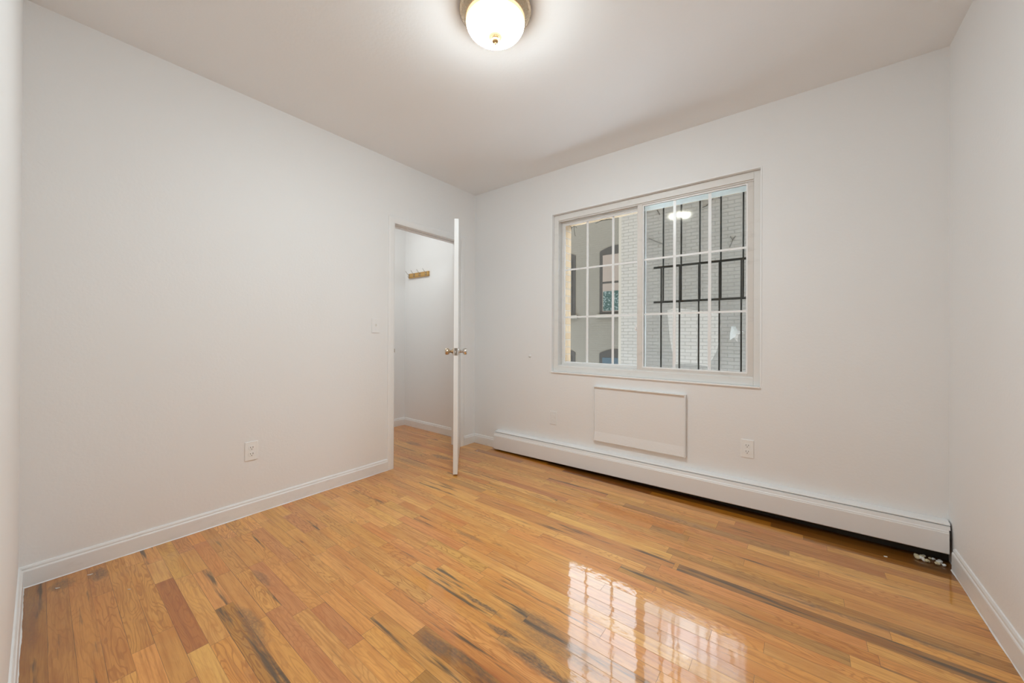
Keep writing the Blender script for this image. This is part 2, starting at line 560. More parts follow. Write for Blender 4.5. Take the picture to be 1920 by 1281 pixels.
# outer leaf of the window wall, raw tan brick seen in the window reveal
def brick_mat(name, c1, c2, mortar, vary=0.1, scale=1.0, rough=0.85, swap=True, bump=0.004):
    t = NT(name)
    p = t.worldpos()
    sx = t.n('ShaderNodeSeparateXYZ')
    t.set(sx.inputs[0], p)
    cb = t.n('ShaderNodeCombineXYZ')
    t.set(cb.inputs[0], t.math('ADD', sx.outputs[0], sx.outputs[1]) if swap else sx.outputs[0])
    t.set(cb.inputs[1], sx.outputs[2])
    wob = t.noise(p, 2.0, 2, 0.5, 1)
    vm = t.n('ShaderNodeVectorMath', operation='MULTIPLY_ADD')
    t.set(vm.inputs[0], wob)
    vm.inputs[1].default_value = (0.012, 0.018, 0)
    t.set(vm.inputs[2], cb.outputs[0])
    br = t.n('ShaderNodeTexBrick')
    t.set(br.inputs['Vector'], vm.outputs[0])
    br.inputs['Color1'].default_value = (*c1, 1)
    br.inputs['Color2'].default_value = (*c2, 1)
    br.inputs['Mortar'].default_value = (*mortar, 1)
    br.inputs['Scale'].default_value = 1.0
    br.inputs['Brick Width'].default_value = 0.205
    br.inputs['Row Height'].default_value = 0.068
    br.inputs['Mortar Size'].default_value = 0.006
    br.inputs['Mortar Smooth'].default_value = 0.4
    st = t.noise(t.mapping(p, (1, 1, 0.5)), 1.3, 5, 0.65)
    c = t.mix(t.smooth(st, 0.45, 0.75, 0.0, vary), br.outputs[0], tuple(x * 0.55 for x in c1) + (1,))
    chip = t.smooth(t.noise(t.mapping(p, (1, 1, 1.8)), 11.0, 4, 0.6), 0.70, 0.76, 0.0, 0.35)
    c = t.mix(chip, c, tuple(x * 0.45 for x in c1) + (1,))
    t.principled(Base_Color=c, Roughness=rough, Specular_IOR_Level=0.2,
                 Normal=t.bump(t.math('MULTIPLY', br.outputs['Fac'], -1.0), bump))
    return t.m


M['tan_brick'] = brick_mat('raw_tan_brick', (0.42, 0.30, 0.19), (0.36, 0.25, 0.155), (0.38, 0.31, 0.24), 0.5)
M['white_brick'] = brick_mat('painted_white_brick', (0.33, 0.323, 0.312), (0.315, 0.308, 0.298), (0.24, 0.235, 0.227), 0.15)
M['beige_brick'] = brick_mat('painted_beige_brick', (0.162, 0.147, 0.124), (0.157, 0.143, 0.121), (0.139, 0.126, 0.107), 0.12, bump=0.001)

b = MB()
ox0, ox1, oz0, oz1 = 0.957, 2.50, 0.82, 2.16
b.box(-14.0, ox0, T, 0.32, -4.0, 14.0)  # wall carried high and wide out of view to block sky over the light well
b.box(ox1, 14.0, T, 0.32, -4.0, 14.0)
b.box(ox0, ox1, T, 0.32, -4.0, oz0)
b.box(ox0, ox1, T, 0.32, oz1, 9.5)
structure(b.build('wall_exterior', M['tan_brick']), 'raw tan brick edge outside the left side of the window, with unseen height added to block the sky', 'wall')

# ------------------------------------------------------------------ baseboards
BP = [(0, 0), (0.013, 0), (0.013, 0.070), (0.0115, 0.0745), (0.009, 0.077), (0.0085, 0.085), (0.005, 0.092), (0.0, 0.093)]


def run(bm_, a, d, n, prof=BP, h=1.0):
    """profile swept from point a along d, n is the normal out of the wall"""
    A = [Vector(a) + Vector(n) * p[0] + Vector((0, 0, p[1] * h)) for p in prof]
    bm_.prism(A, d)


def paint_edge(name, pts_fn, L, parent, seed):
    """ragged lip of old paint along the foot of a baseboard"""
    r = random.Random(seed)
    b = MB()
    n = int(L / 0.02)
    top, bot = [], []
    for i in range(n + 1):
        s = L * i / n
        wv = 0.0015 + 0.0035 * max(0, noise.noise(Vector((s * 6, seed, 0))) + 0.25) + r.uniform(0, 0.0012)
        bot.append(b.bm.verts.new(pts_fn(s, 0.0132 + wv, 0.0008)))
        top.append(b.bm.verts.new(pts_fn(s, 0.0130, 0.0045)))
    for i in range(n):
        b.bm.faces.new((bot[i], bot[i + 1], top[i + 1], top[i]))
    return b.build(name, M['trim'], parent)


b = MB()
run(b, (0, -RD, 0), (0, (RD - 1.034), 0), (1, 0, 0))
run(b, (0, -0.155, 0), (0, 0.155, 0), (1, 0, 0))
bl = structure(b.build('baseboard_left', M['trim']), 'white baseboard under the long left wall', 'baseboard')
paint_edge('paint_edge', lambda s, d, z: (d, -RD + s, z), RD - 1.034, bl, 3)
b = MB()
run(b, (RW, -RD, 0), (0, RD - 0.105, 0), (-1, 0, 0), h=1.15)
br_ = structure(b.build('baseboard_right', M['trim']), 'white baseboard under the right wall, cut short of the heater', 'baseboard')
paint_edge('paint_edge', lambda s, d, z: (RW - d, -RD + s, z), RD - 0.105, br_, 7)
b = MB()
run(b, (0.013, -RD, 0), (RW - 0.026, 0, 0), (0, 1, 0))
bf = structure(b.build('baseboard_front', M['trim']), 'white baseboard at the far left edge', 'baseboard')
paint_edge('paint_edge', lambda s, d, z: (0.013 + s, -RD + d, z), RW - 0.03, bf, 9)
b = MB()
run(b, (0.013, 0, 0), (0.312, 0, 0), (0, -1, 0))
structure(b.build('baseboard_back', M['trim']), 'short white baseboard between the corner and the heater', 'baseboard')
b = MB()
run(b, (-1.187, 0, 0), (1.067, 0, 0), (0, -1, 0))
run(b, (-1.2, -1.5, 0), (0, 1.5, 0), (1, 0, 0))
structure(b.build('baseboard_hall', M['trim']), 'white baseboard in the passage beyond the doorway', 'baseboard')

# ------------------------------------------------------------------ door casing and jamb
CW = 0.057
b = MB()
cp = [(0, 0), (0.010, 0), (0.014, 0.012), (0.014, 0.040), (0.011, 0.052), (0.007, CW), (0, CW)]   # (out of wall, away from the opening)
zt = DOOR_H
for sgn, y in ((-1, DOOR_L), (1, DOOR_R)):
    A = [Vector((p[0], y + sgn * p[1], 0)) for p in cp]
    Bt = [Vector((p[0], y + sgn * p[1], zt + p[1])) for p in cp]
    b.loft(A, Bt)
A = [Vector((p[0], DOOR_L - p[1], zt + p[1])) for p in cp]
Bt = [Vector((p[0], DOOR_R + p[1], zt + p[1])) for p in cp]
b.loft(A, Bt)
structure(b.build('trim_1', M['wall']), 'narrow moulded casing round the doorway, painted like the wall', 'door casing')
b = MB()
b.box(-T, 0.0, DOOR_L - 0.018, DOOR_L, 0, DOOR_H)
b.box(-T, 0.0, DOOR_R, DOOR_R + 0.018, 0, DOOR_H)
b.box(-T, 0.0, DOOR_L - 0.018, DOOR_R + 0.018, DOOR_H, DOOR_H + 0.018)
b.box(-0.085, -0.045, DOOR_L, DOOR_L + 0.011, 0, DOOR_H)
b.box(-0.085, -0.045, DOOR_R - 0.011, DOOR_R, 0, DOOR_H)
b.box(-0.085, -0.045, DOOR_L, DOOR_R, DOOR_H - 0.011, DOOR_H)
jamb = structure(b.build('trim_2', M['wall'], bevel=0.0015), 'white door jamb lining the doorway', 'door jamb')
b = MB()
b.box(-0.042, -0.001, DOOR_L, DOOR_L + 0.0018, 0.955, 1.015)
b.box(-0.004, 0.0135, DOOR_L + 0.0002, DOOR_L + 0.0018, 0.97, 1.0)
b.build('strike_plate', M['brass'], jamb)

# ------------------------------------------------------------------ door leaf, open about 45 degrees into the room
HX, HY, ANG = 0.014, -0.217, math.radians(44.4)
door = thing('door_1', 'white flush door standing ajar, seen nearly edge on', 'door', (HX, HY, 0))
door['kind'] = 'structure'
ld = Vector((math.sin(ANG), -math.cos(ANG), 0))      # along the leaf, hinge to latch
ln = Vector((math.cos(ANG), math.sin(ANG), 0))       # room-side face normal
DW, DT = 0.760, 0.035


def dpt(a, c, z):
    return Vector((HX, HY, 0)) + ld * a + ln * c + Vector((0, 0, z))


b = MB()
b.prism([dpt(0.003, 0, 0.012), dpt(DW, 0, 0.012), dpt(DW, -DT, 0.012), dpt(0.003, -DT, 0.012)], (0, 0, 2.030))
b.build('door_leaf', M['door'], door, bevel=0.0015)
KZ = 0.985
for sgn, mat in ((1, M['chrome']), (-1, M['nickel'])):
    base = dpt(DW - 0.060, 0 if sgn > 0 else -DT, KZ)
    Mx = Matrix.Translation(base) @ (ln * sgn).to_track_quat('Z', 'Y').to_matrix().to_4x4()
    b = MB()
    b.lathe([(0, 0.018), (0.0105, 0.018), (0.0105, 0.034), (0.016, 0.036), (0.0235, 0.041), (0.0265, 0.049), (0.0265, 0.060), (0.0245, 0.067), (0.018, 0.070), (0, 0.071)], 32, Mx)
    kn = b.build('door_knob', mat, door, smooth=True)
    b = MB()
    b.lathe([(0, 0.0002), (0.032, 0.0002), (0.032, 0.003), (0.028, 0.006), (0.017, 0.010), (0.013, 0.0185), (0, 0.0185)], 32, Mx)
    b.build('rosette', mat, kn, smooth=True)
b = MB()
b.prism([dpt(DW + 0.0002, -0.005, KZ - 0.029), dpt(DW + 0.0014, -0.005, KZ - 0.029), dpt(DW + 0.0014, -0.030, KZ - 0.029), dpt(DW + 0.0002, -0.030, KZ - 0.029)], (0, 0, 0.058))
lp = b.build('latch_plate', M['steel'], door)
b = MB()
b.prism([dpt(DW + 0.0014, -0.011, KZ - 0.008), dpt(DW + 0.010, -0.014, KZ - 0.008), dpt(DW + 0.0014, -0.024, KZ - 0.008)], (0, 0, 0.016))
b.build('latch_bolt', M['chrome'], lp)
for z in (0.23, 1.03, 1.83):
    b = MB()
    b.tube([(HX - 0.001, HY + 0.003, z - 0.045), (HX - 0.001, HY + 0.003, z + 0.045)], 0.0055, 12)
    b.prism([dpt(0.004, 0.0002, z - 0.044), dpt(0.035, 0.0002, z - 0.044), dpt(0.035, 0.0016, z - 0.044), dpt(0.004, 0.0016, z - 0.044)], (0, 0, 0.088))
    b.build('hinge', M['door'], door)

# ------------------------------------------------------------------ window
win = thing('window_1', 'white sliding window of two sashes with thin white grid bars', 'window', (WX0, 0, WZ0))
win['kind'] = 'structure'
FY = 0.030
b = MB()     # thin bright bead round the drywall edge
e = 0.007
b.box(WX0 - e, WX0 + 0.002, -0.005, FY, WZ0 - e, WZ1 + e)
b.box(WX1 - 0.002, WX1 + e, -0.003, FY, WZ0 - e, WZ1 + e)
b.box(WX0 + 0.002, WX1 - 0.002, -0.012, FY, WZ0 - e, WZ0 + 0.002)
b.box(WX0 + 0.002, WX1 - 0.002, -0.003, FY, WZ1 - 0.002, WZ1 + e)
b.build('edge_bead', M['vinyl_white'], win, bevel=0.001)
FI = (0.990, 2.447, 0.855, 2.137)       # inner opening of the outer frame
b = MB()
yb = 0.125
b.box(WX0 + 0.002, FI[0], FY, yb, WZ0 + 0.002, WZ1 - 0.002)
b.box(FI[1], WX1 - 0.002, FY, yb, WZ0 + 0.002, WZ1 - 0.002)
b.box(FI[0], FI[1], FY, yb, WZ0 + 0.002, FI[2] - 0.006)
b.box(FI[0], FI[1], FY, yb, FI[3], WZ1 - 0.002)
b.build('outer_frame', M['vinyl'], win, bevel=0.002)
b = MB()     # track ribs on sill and head
for y in (0.040, 0.080, 0.116):
    b.box(FI[0], FI[1], y, y + 0.004, FI[2] - 0.006, FI[2] + 0.002)
    b.box(FI[0], FI[1], y, y + 0.004, FI[3] - 0.008, FI[3])
b.build('track', M['vinyl'], win)


def glass_mat():
    t = NT('window_glass')
    tr = t.n('ShaderNodeBsdfTransparent')
    tr.inputs[0].default_value = (0.93, 0.95, 0.94, 1)
    gl = t.n('ShaderNodeBsdfGlossy')
    t.set(gl.inputs['Roughness'], t.smooth(t.noise(t.worldpos(), 6.0, 4, 0.6), 0.3, 0.8, 0.05, 0.09))
    fr = t.n('ShaderNodeFresnel')
    fr.inputs[0].default_value = 1.16
    gl.inputs[0].default_value = (1.0, 0.88, 0.72, 1)
    mx = t.n('ShaderNodeMixShader')
    t.set(mx.inputs[0], fr.outputs[0])
    t.set(mx.inputs[1], tr.outputs[0])
    t.set(mx.inputs[2], gl.outputs[0])
    # thin film of dust
    df = t.n('ShaderNodeBsdfDiffuse')
    df.inputs[0].default_value = (0.6, 0.58, 0.54, 1)
    m2 = t.n('ShaderNodeMixShader')
    t.set(m2.inputs[0], t.smooth(t.noise(t.worldpos(), 5.0, 5, 0.7), 0.4, 0.85, 0.004, 0.05))
    t.set(m2.inputs[1], mx.outputs[0])
    t.set(m2.inputs[2], df.outputs[0])
    t.t.links.new(m2.outputs[0], t.out.inputs[0])
    return t.m


M['glass'] = glass_mat()


def sash(name, x0, x1, z0, z1, y0, y1, wl, wr, wb, wt, mat, gx, gz):
    """stiles and rails with a pane and a grid of thin bars"""
    b = MB()
    b.box(x0, x0 + wl, y0, y1, z0, z1)
    b.box(x1 - wr, x1, y0, y1, z0, z1)
    b.box(x0 + wl, x1 - wr, y0, y1, z0, z0 + wb)
    b.box(x0 + wl, x1 - wr, y0, y1, z1 - wt, z1)
    s = b.build(name, mat, win, bevel=0.002)
    px0, px1, pz0, pz1 = x0 + wl, x1 - wr, z0 + wb, z1 - wt
    b = MB()
    e = 0.008
    ym = (y0 + y1) / 2
    b.box(px0, px0 + e, y0 + 0.004, ym, pz0, pz1)
    b.box(px1 - e, px1, y0 + 0.004, ym, pz0, pz1)
    b.box(px0 + e, px1 - e, y0 + 0.004, ym, pz0, pz0 + e)
    b.box(px0 + e, px1 - e, y0 + 0.004, ym, pz1 - e, pz1)
    b.build('glazing_bead', M['vinyl_white'], s)
    b = MB()
    b.box(px0, px1, ym + 0.006, ym + 0.0062, pz0, pz1)
    b.build('pane', M['glass'], s)
    b = MB()
    hw = 0.0095
    for x in gx:
        for q in (-hw, hw - 0.007):
            b.box(x + q, x + q + 0.007, ym + 0.0005, ym + 0.005, pz0, pz1)
        b.box(x - hw + 0.007, x + hw - 0.007, ym + 0.002, ym + 0.005, pz0, pz1)
    for z in gz:
        b.box(px0, px1, ym + 0.0008, ym + 0.0052, z - 0.007, z + 0.007)
    b.build('grid_bars', M['vinyl_white'], s)
    return s


sl = sash('left_sash', FI[0] + 0.006, 1.735, FI[2] + 0.002, FI[3] - 0.008, 0.085, 0.113, 0.020, 0.040, 0.022, 0.020, M['vinyl'], (1.2385, 1.469), (1.283, 1.705))
sr = sash('right_sash', 1.688, FI[1] - 0.001, FI[2] - 0.002, FI[3] - 0.001, 0.045, 0.077, 0.040, 0.034, 0.022, 0.012, M['vinyl_worn'], (1.9564, 2.1874), (1.2845, 1.705))
t = NT('clouded_seal')
fd, ft, fm = t.n('ShaderNodeBsdfTranslucent'), t.n('ShaderNodeBsdfTransparent'), t.n('ShaderNodeMixShader')
fd.inputs[0].default_value = (0.92, 0.95, 0.93, 1)
fm.inputs[0].default_value = 0.55
t.t.links.new(ft.outputs[0], fm.inputs[1])
t.t.links.new(fd.outputs[0], fm.inputs[2])
t.t.links.new(fm.outputs[0], t.out.inputs[0])
b = MB()
b.box(1.737, 2.404, 0.0675, 0.0682, 2.078, 2.116)
b.build('clouded_strip', t.m, sr)
b = MB()
b.box(1.672, 1.688, 0.060, 0.075, 1.155, 1.205)
b.box(1.668, 1.680, 0.052, 0.066, 1.165, 1.185)
b.build('latch', M['vinyl_white'], sr, bevel=0.002)


# insect screen outside the right sash, torn open low down
def mesh_mat():
    t = NT('insect_screen_mesh')
    tr = t.n('ShaderNodeBsdfTransparent')
    df = t.n('ShaderNodeBsdfDiffuse')
    df.inputs[0].default_value = (0.24, 0.24, 0.235, 1)
    mx = t.n('ShaderNodeMixShader')
    t.set(mx.inputs[0], t.smooth(t.noise(t.worldpos(), 4.0, 4), 0.3, 0.7, 0.36, 0.44))
    t.set(mx.inputs[1], tr.outputs[0])
    t.set(mx.inputs[2], df.outputs[0])
    t.t.links.new(mx.outputs[0], t.out.inputs[0])
    return t.m


M['screen'] = mesh_mat()
scr = thing('insect_screen', 'torn grey insect screen outside the right half of the window', 'window screen', (1.72, 0.21, 0.86))
SX0, SX1, SZ0, SZ1, SY = 1.700, 2.47, 0.835, 2.15, 0.215
scale_out = lambda P: [(2.6785 - (2.6785 - x) * 1.0237, 1.116 + (z - 1.116) * 1.0237) for x, z in P]
b = MB()
for q in ((SX0 - 0.015, SX0, SZ0 - 0.015, SZ1 + 0.015), (SX1, SX1 + 0.015, SZ0 - 0.015, SZ1 + 0.015), (SX0, SX1, SZ0 - 0.015, SZ0 + 0.004), (SX0, SX1, SZ1 - 0.012, SZ1 + 0.015)):
    b.box(q[0], q[1], SY - 0.006, SY + 0.006, q[2], q[3])
b.build('screen_frame', M['vinyl'], scr)
# mesh sheet with a hole: outline of the tear as a polygon
hole = [(1.885, 1.315), (1.94, 1.330), (2.00, 1.322), (2.06, 1.312), (2.12, 1.300), (2.18, 1.288), (2.235, 1.278), (2.243, 1.18), (2.236, 1.08), (2.215, 1.00), (2.185, 0.94), (2.165, 0.90), (2.15, 0.905), (2.05, 0.915), (1.98, 0.912), (1.935, 0.905), (1.93, 0.95), (1.918, 1.02), (1.905, 1.10), (1.893, 1.20)]
hole = scale_out(hole)
b = MB()
bm = b.bm
outer = [bm.verts.new((x, SY, z)) for x, z in ((SX0, SZ0), (SX1, SZ0), (SX1, SZ1), (SX0, SZ1))]
inner = [bm.verts.new((x, SY + 0.004 * math.sin(i), z)) for i, (x, z) in enumerate(hole)]
hole2 = [(2.31, 1.16), (2.335, 1.185), (2.35, 1.16), (2.375, 1.15), (2.35, 1.13), (2.345, 1.08), (2.325, 1.11), (2.300, 1.09)]
hole2 = scale_out(hole2)
inner2 = [bm.verts.new((x, SY, z)) for x, z in hole2]
ed = []
for L in (outer, inner, inner2):
    for i in range(len(L)):
        ed.append(bm.edges.new((L[i], L[(i + 1) % len(L)])))
bmesh.ops.triangle_fill(bm, use_beauty=True, use_dissolve=False, edges=ed)
b.build('screen_mesh', M['screen'], scr)
t = NT('torn_flap')
fd, ft, fm = t.n('ShaderNodeBsdfDiffuse'), t.n('ShaderNodeBsdfTranslucent'), t.n('ShaderNodeMixShader')
fd.inputs[0].default_value = ft.inputs[0].default_value = (0.8, 0.79, 0.77, 1)
fm.inputs[0].default_value = 0.6
t.t.links.new(fd.outputs[0], fm.inputs[1])
t.t.links.new(ft.outputs[0], fm.inputs[2])
t.t.links.new(fm.outputs[0], t.out.inputs[0])
M['flap'] = t.m
b = MB()
fl = [[(2.30, 1.09, 0), (2.302, 1.14, -0.008), (2.31, 1.19, -0.012), (2.335, 1.186, -0.03)], [(2.312, 1.10, -0.004), (2.318, 1.135, -0.02), (2.33, 1.16, -0.035), (2.352, 1.158, -0.05)], [(2.33, 1.112, -0.010), (2.34, 1.13, -0.03), (2.352, 1.142, -0.045), (2.385, 1.150, -0.03)]]
g = [[b.bm.verts.new((scale_out([(x, z)])[0][0], SY + d * 0.7, scale_out([(x, z)])[0][1])) for x, z, d in r] for r in fl]
for i in range(2):
    for j in range(3):
        b.bm.faces.new((g[i][j], g[i][j + 1], g[i + 1][j + 1], g[i + 1][j]))
o = b.build('torn_flap', M['flap'], scr)
so = o.modifiers.new('thick', 'SOLIDIFY')
so.thickness = 0.001


# ------------------------------------------------------------------ window guards (two overlapping iron grilles)
def grille(y, xs, z0, z1, rail, label, rx0, rx1):
    t = thing('window_guard', label, 'window guard', (rx0, y, z0), 0, 'iron guards outside the window')
    b = MB()
    b.box(rx0, rx1, y - 0.004, y + 0.004, rail - 0.008, rail + 0.008)
    b.build('rail', M['iron'], t)
    for x in xs:
        b = MB()
        b.box(x - 0.0048, x + 0.0048, y - 0.0048, y + 0.0048, z0, z1)
        b.build('bar', M['iron'], t)
    return t


grille(0.180, (1.845, 1.975, 2.103, 2.239, 2.375, 2.508), 1.377, 2.155, 1.3825, 'upper black iron window guard, its bottom rail at mid window', 1.773, 2.64)
grille(0.166, (1.834, 1.967, 2.099, 2.232, 2.365, 2.497), 0.825, 1.658, 1.652, 'lower black iron window guard, its top rail higher than the other', 1.776, 2.64)

# ------------------------------------------------------------------ neighbouring buildings across the light well
t = NT('dark_pane')
t.principled(Base_Color=(0.035, 0.038, 0.04, 1), Roughness=0.08)
M['npane'] = t.m
M['nframe'] = paint('dark_brown_frame', (0.030, 0.027, 0.025), 0.5)
M['nsill'] = paint('stone_sill', (0.22, 0.20, 0.17), 0.8)
M['coping'] = paint('coping', (0.34, 0.325, 0.295), 0.8)
M['blind'] = paint('cream_blind', (0.20, 0.16, 0.135), 0.7)
M['bluecloth'] = paint('blue_cloth', (0.045, 0.068, 0.085), 0.8, 0.3)


def curtain_mat():
    t = NT('green_print_curtain')
    p = t.coords()
    v = t.smooth(t.noise(p, 24.0, 3, 0.6), 0.50, 0.58)
    t.principled(Base_Color=t.mix(v, (0.020, 0.046, 0.040, 1), (0.15, 0.18, 0.175, 1)), Roughness=0.9)
    return t.m


M['curtain'] = curtain_mat()

nb = thing('building', 'white painted brick building across the light well, behind the iron guards', 'building', (-0.36, 4.9, -4))
b = MB()
b.box(-0.36, 9.0, 4.9, 9.5, -4.0, 4.12)
b.build('wall', M['white_brick'], nb)
b = MB()
b.box(-0.405, -0.345, 4.899, 9.5, -4.0, 4.12)
b.build('corner_strip', M['coping'], nb)
b = MB()
b.box(-0.45, 9.0, 4.899, 9.5, 4.12, 4.20)
b.build('coping', M['coping'], nb)

nb2 = thing('building', 'beige brick building with dark arched windows, seen through the left pane', 'building', (-3, 7.5, -4))
b = MB()
b.box(-12.0, -0.5, 7.5, 11.5, -4.0, 5.35)
b.build('wall', M['beige_brick'], nb2)
b = MB()
b.box(-12.1, -0.5, 7.42, 11.5, 5.35, 5.45)
b.build('coping', M['coping'], nb2)


def nwindow(x0, x1, z0, z1, rise, kind):
    """recess-dark sash window with a segmental head, frame, meeting rail and sill"""
    y = 7.5
    b = MB()
    n = 12
    arc = [(x0 + (x1 - x0) * i / n, z1 + rise * (1 - (2 * i / n - 1) ** 2)) for i in range(n + 1)]
    b.prism([(x, y - 0.012, z) for x, z in [(x0, z0)] + arc + [(x1, z0)]], (0, 0.012, 0))
    f = b.build('window', M['nframe'], nb2)
    m = 0.10
    zm = (z0 + z1) / 2
    b = MB()
    b.box(x0 + m, x1 - m, y - 0.018, y - 0.0125, zm + 0.03, z1 - 0.12)
    b.build('upper_pane', M['npane'] if kind == 'dark' else M['blind'] if kind == 'blind' else M['bluecloth'], f)
    b = MB()
    b.box(x0 + m, x1 - m, y - 0.018, y - 0.0125, z0 + 0.08, zm - 0.03)
    b.build('lower_pane', M['npane'] if kind == 'dark' else M['blind'] if kind == 'blind' else M['bluecloth'], f)
    if kind == 'blind':
        b = MB()
        b.box(x0 + m + 0.02, x1 - m, y - 0.024, y - 0.0185, z0 + 0.10, z0 + 0.68)
        b.build('curtain', M['curtain'], f)
    b = MB()
    b.box(x0 - 0.08, x1 + 0.08, y - 0.06, y, z0 - 0.10, z0)
    b.build('sill', M['nsill'], f)


nwindow(-2.03, -0.98, 1.76, 3.63, 0.14, 'blind')
nwindow(-3.90, -2.84, 1.76, 3.63, 0.14, 'dark')
nwindow(-2.03, -0.98, -1.35, 0.60, 0.14, 'cloth')
nwindow(-3.90, -2.84, -1.35, 0.60, 0.14, 'dark')

# dead creeper clinging to the white brick and to the window head
M['twig'] = paint('dead_twig', (0.05, 0.042, 0.035), 0.9)


def creeper(label, stems, y, r=0.006):
    b = MB()
    for s in stems:
        pts = []
        for i in range(len(s) - 1):
            for k in range(4):
                q = k / 4
                x = s[i][0] * (1 - q) + s[i + 1][0] * q
                z = s[i][1] * (1 - q) + s[i + 1][1] * q
                pts.append((x + 0.012 * noise.noise(Vector((x * 9, z * 9, 1))), y - r, z + 0.012 * noise.noise(Vector((x * 9, z * 9, 5)))))
        pts.append((s[-1][0], y - r, s[-1][1]))
        b.tube(pts, r, 5)
    return tag(b.build('dead_creeper', M['twig']), label, 'creeper', 'dead creepers outside the window')


creeper('dead creeper twigs along the top of the white brick wall, behind the guards', [
    [(0.196, 3.681), (0.336, 3.748), (0.497, 3.807)], [(0.383, 3.726), (0.452, 3.571)], [(0.518, 3.738), (0.675, 3.757)],
    [(0.932, 3.747), (1.068, 3.743), (1.198, 3.755)], [(1.219, 3.683), (1.328, 3.713)], [(1.23, 3.556), (1.298, 3.572), (1.361, 3.628)],
    [(1.396, 3.67), (1.483, 3.765)], [(1.422, 3.724), (1.527, 3.67)], [(1.561, 3.711), (1.647, 3.73), (1.747, 3.765)],
    [(0.15, 3.80), (0.9, 3.83), (1.6, 3.82), (2.3, 3.86)]], 4.897, 0.008)
creeper('single thin twig lower down on the white brick wall, left end', [[(0.222, 3.147), (0.364, 3.054), (0.511, 2.972)]], 4.897, 0.005)
creeper('small forked twig on the white brick wall, right side', [[(1.681, 2.735), (1.736, 2.873), (1.772, 2.933)], [(1.691, 2.946), (1.736, 2.862)]], 4.897, 0.005)
creeper('dry twigs hanging at the top left corner outside the window', [
    [(0.958, 2.172), (0.985, 2.168), (1.03, 2.163)], [(0.958, 2.137), (0.985, 2.150), (1.019, 2.136)], [(0.985, 2.165), (0.992, 2.12), (1.003, 2.093), (1.014, 2.061)],
    [(0.958, 2.154), (0.965, 2.122)], [(1.215, 2.140), (1.297, 2.154), (1.425, 2.164)], [(1.26, 2.146), (1.337, 2.153), (1.387, 2.146)]], 0.312, 0.0022)

# ------------------------------------------------------------------ baseboard heater
HXA, HXB = 0.325, 3.262
ztop = lambda x: 0.186 + 0.0195 * (x - HXA) / (HXB - HXA)
zbot = lambda x: 0.009 + 0.048 * (x - HXA) / (HXB - HXA)
heat = thing('baseboard_heater', 'long white baseboard heater under the window', 'heater', (HXA, 0, 0))


def sheet(name, prof, xa, xb, mat, th=0.0012):
    """bent sheet metal: prof(x) gives (out of wall, z) points"""
    b = MB()
    A, B = prof(xa), prof(xb)
    va = [b.bm.verts.new((xa, -d, z)) for d, z in A]
    vb = [b.bm.verts.new((xb, -d, z)) for d, z in B]
    for i in range(len(A) - 1):
        b.bm.faces.new((va[i], va[i + 1], vb[i + 1], vb[i]))
    o = b.build(name, mat, heat)
    s = o.modifiers.new('thick', 'SOLIDIFY')
    s.thickness = th
    s.offset = 0
    return o


sheet('top_cover', lambda x: [(0.001, ztop(x)), (0.042, ztop(x) - 0.004), (0.052, ztop(x) - 0.009), (0.053, ztop(x) - 0.013)], HXA + 0.006, HXB + 0.004, M['heater'])
sheet('damper', lambda x: [(0.046, ztop(x) - 0.0165), (0.0555, ztop(x) - 0.0185), (0.0575, ztop(x) - 0.030), (0.0600, ztop(x) - 0.034)], HXA + 0.004, HXB + 0.003, M['heater'])
sheet('front_panel', lambda x: [(0.058, ztop(x) - 0.026), (0.0605, ztop(x) - 0.036), (0.0645, ztop(x) - 0.041), (0.0650, ztop(x) - 0.046), (0.0675, ztop(x) - 0.049), (0.0685, zbot(x) + 0.004), (0.0650, zbot(x))], HXA, HXB - 0.002, M['heater'])
b = MB()
b.box(HXA + 0.002, HXA + 0.004, -0.056, -0.001, 0.012, 0.172)
b.build('end_cap', M['heater'], heat)
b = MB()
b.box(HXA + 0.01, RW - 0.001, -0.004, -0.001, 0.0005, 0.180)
b.build('back_plate', M['dark'], heat)  # painted near black to give the shaded gap below the front panel
b = MB()
b.tube([(HXA + 0.02, -0.032, 0.095), (HXB + 0.002, -0.032, 0.105)], 0.011, 12)
for i in range(90):
    x = HXA + 0.15 + i * 0.0305
    b.box(x, x + 0.0006, -0.052, -0.010, 0.075, 0.135)
b.build('heating_element', M['dark'], heat)  # same near-black colour, interior shade put into the paint

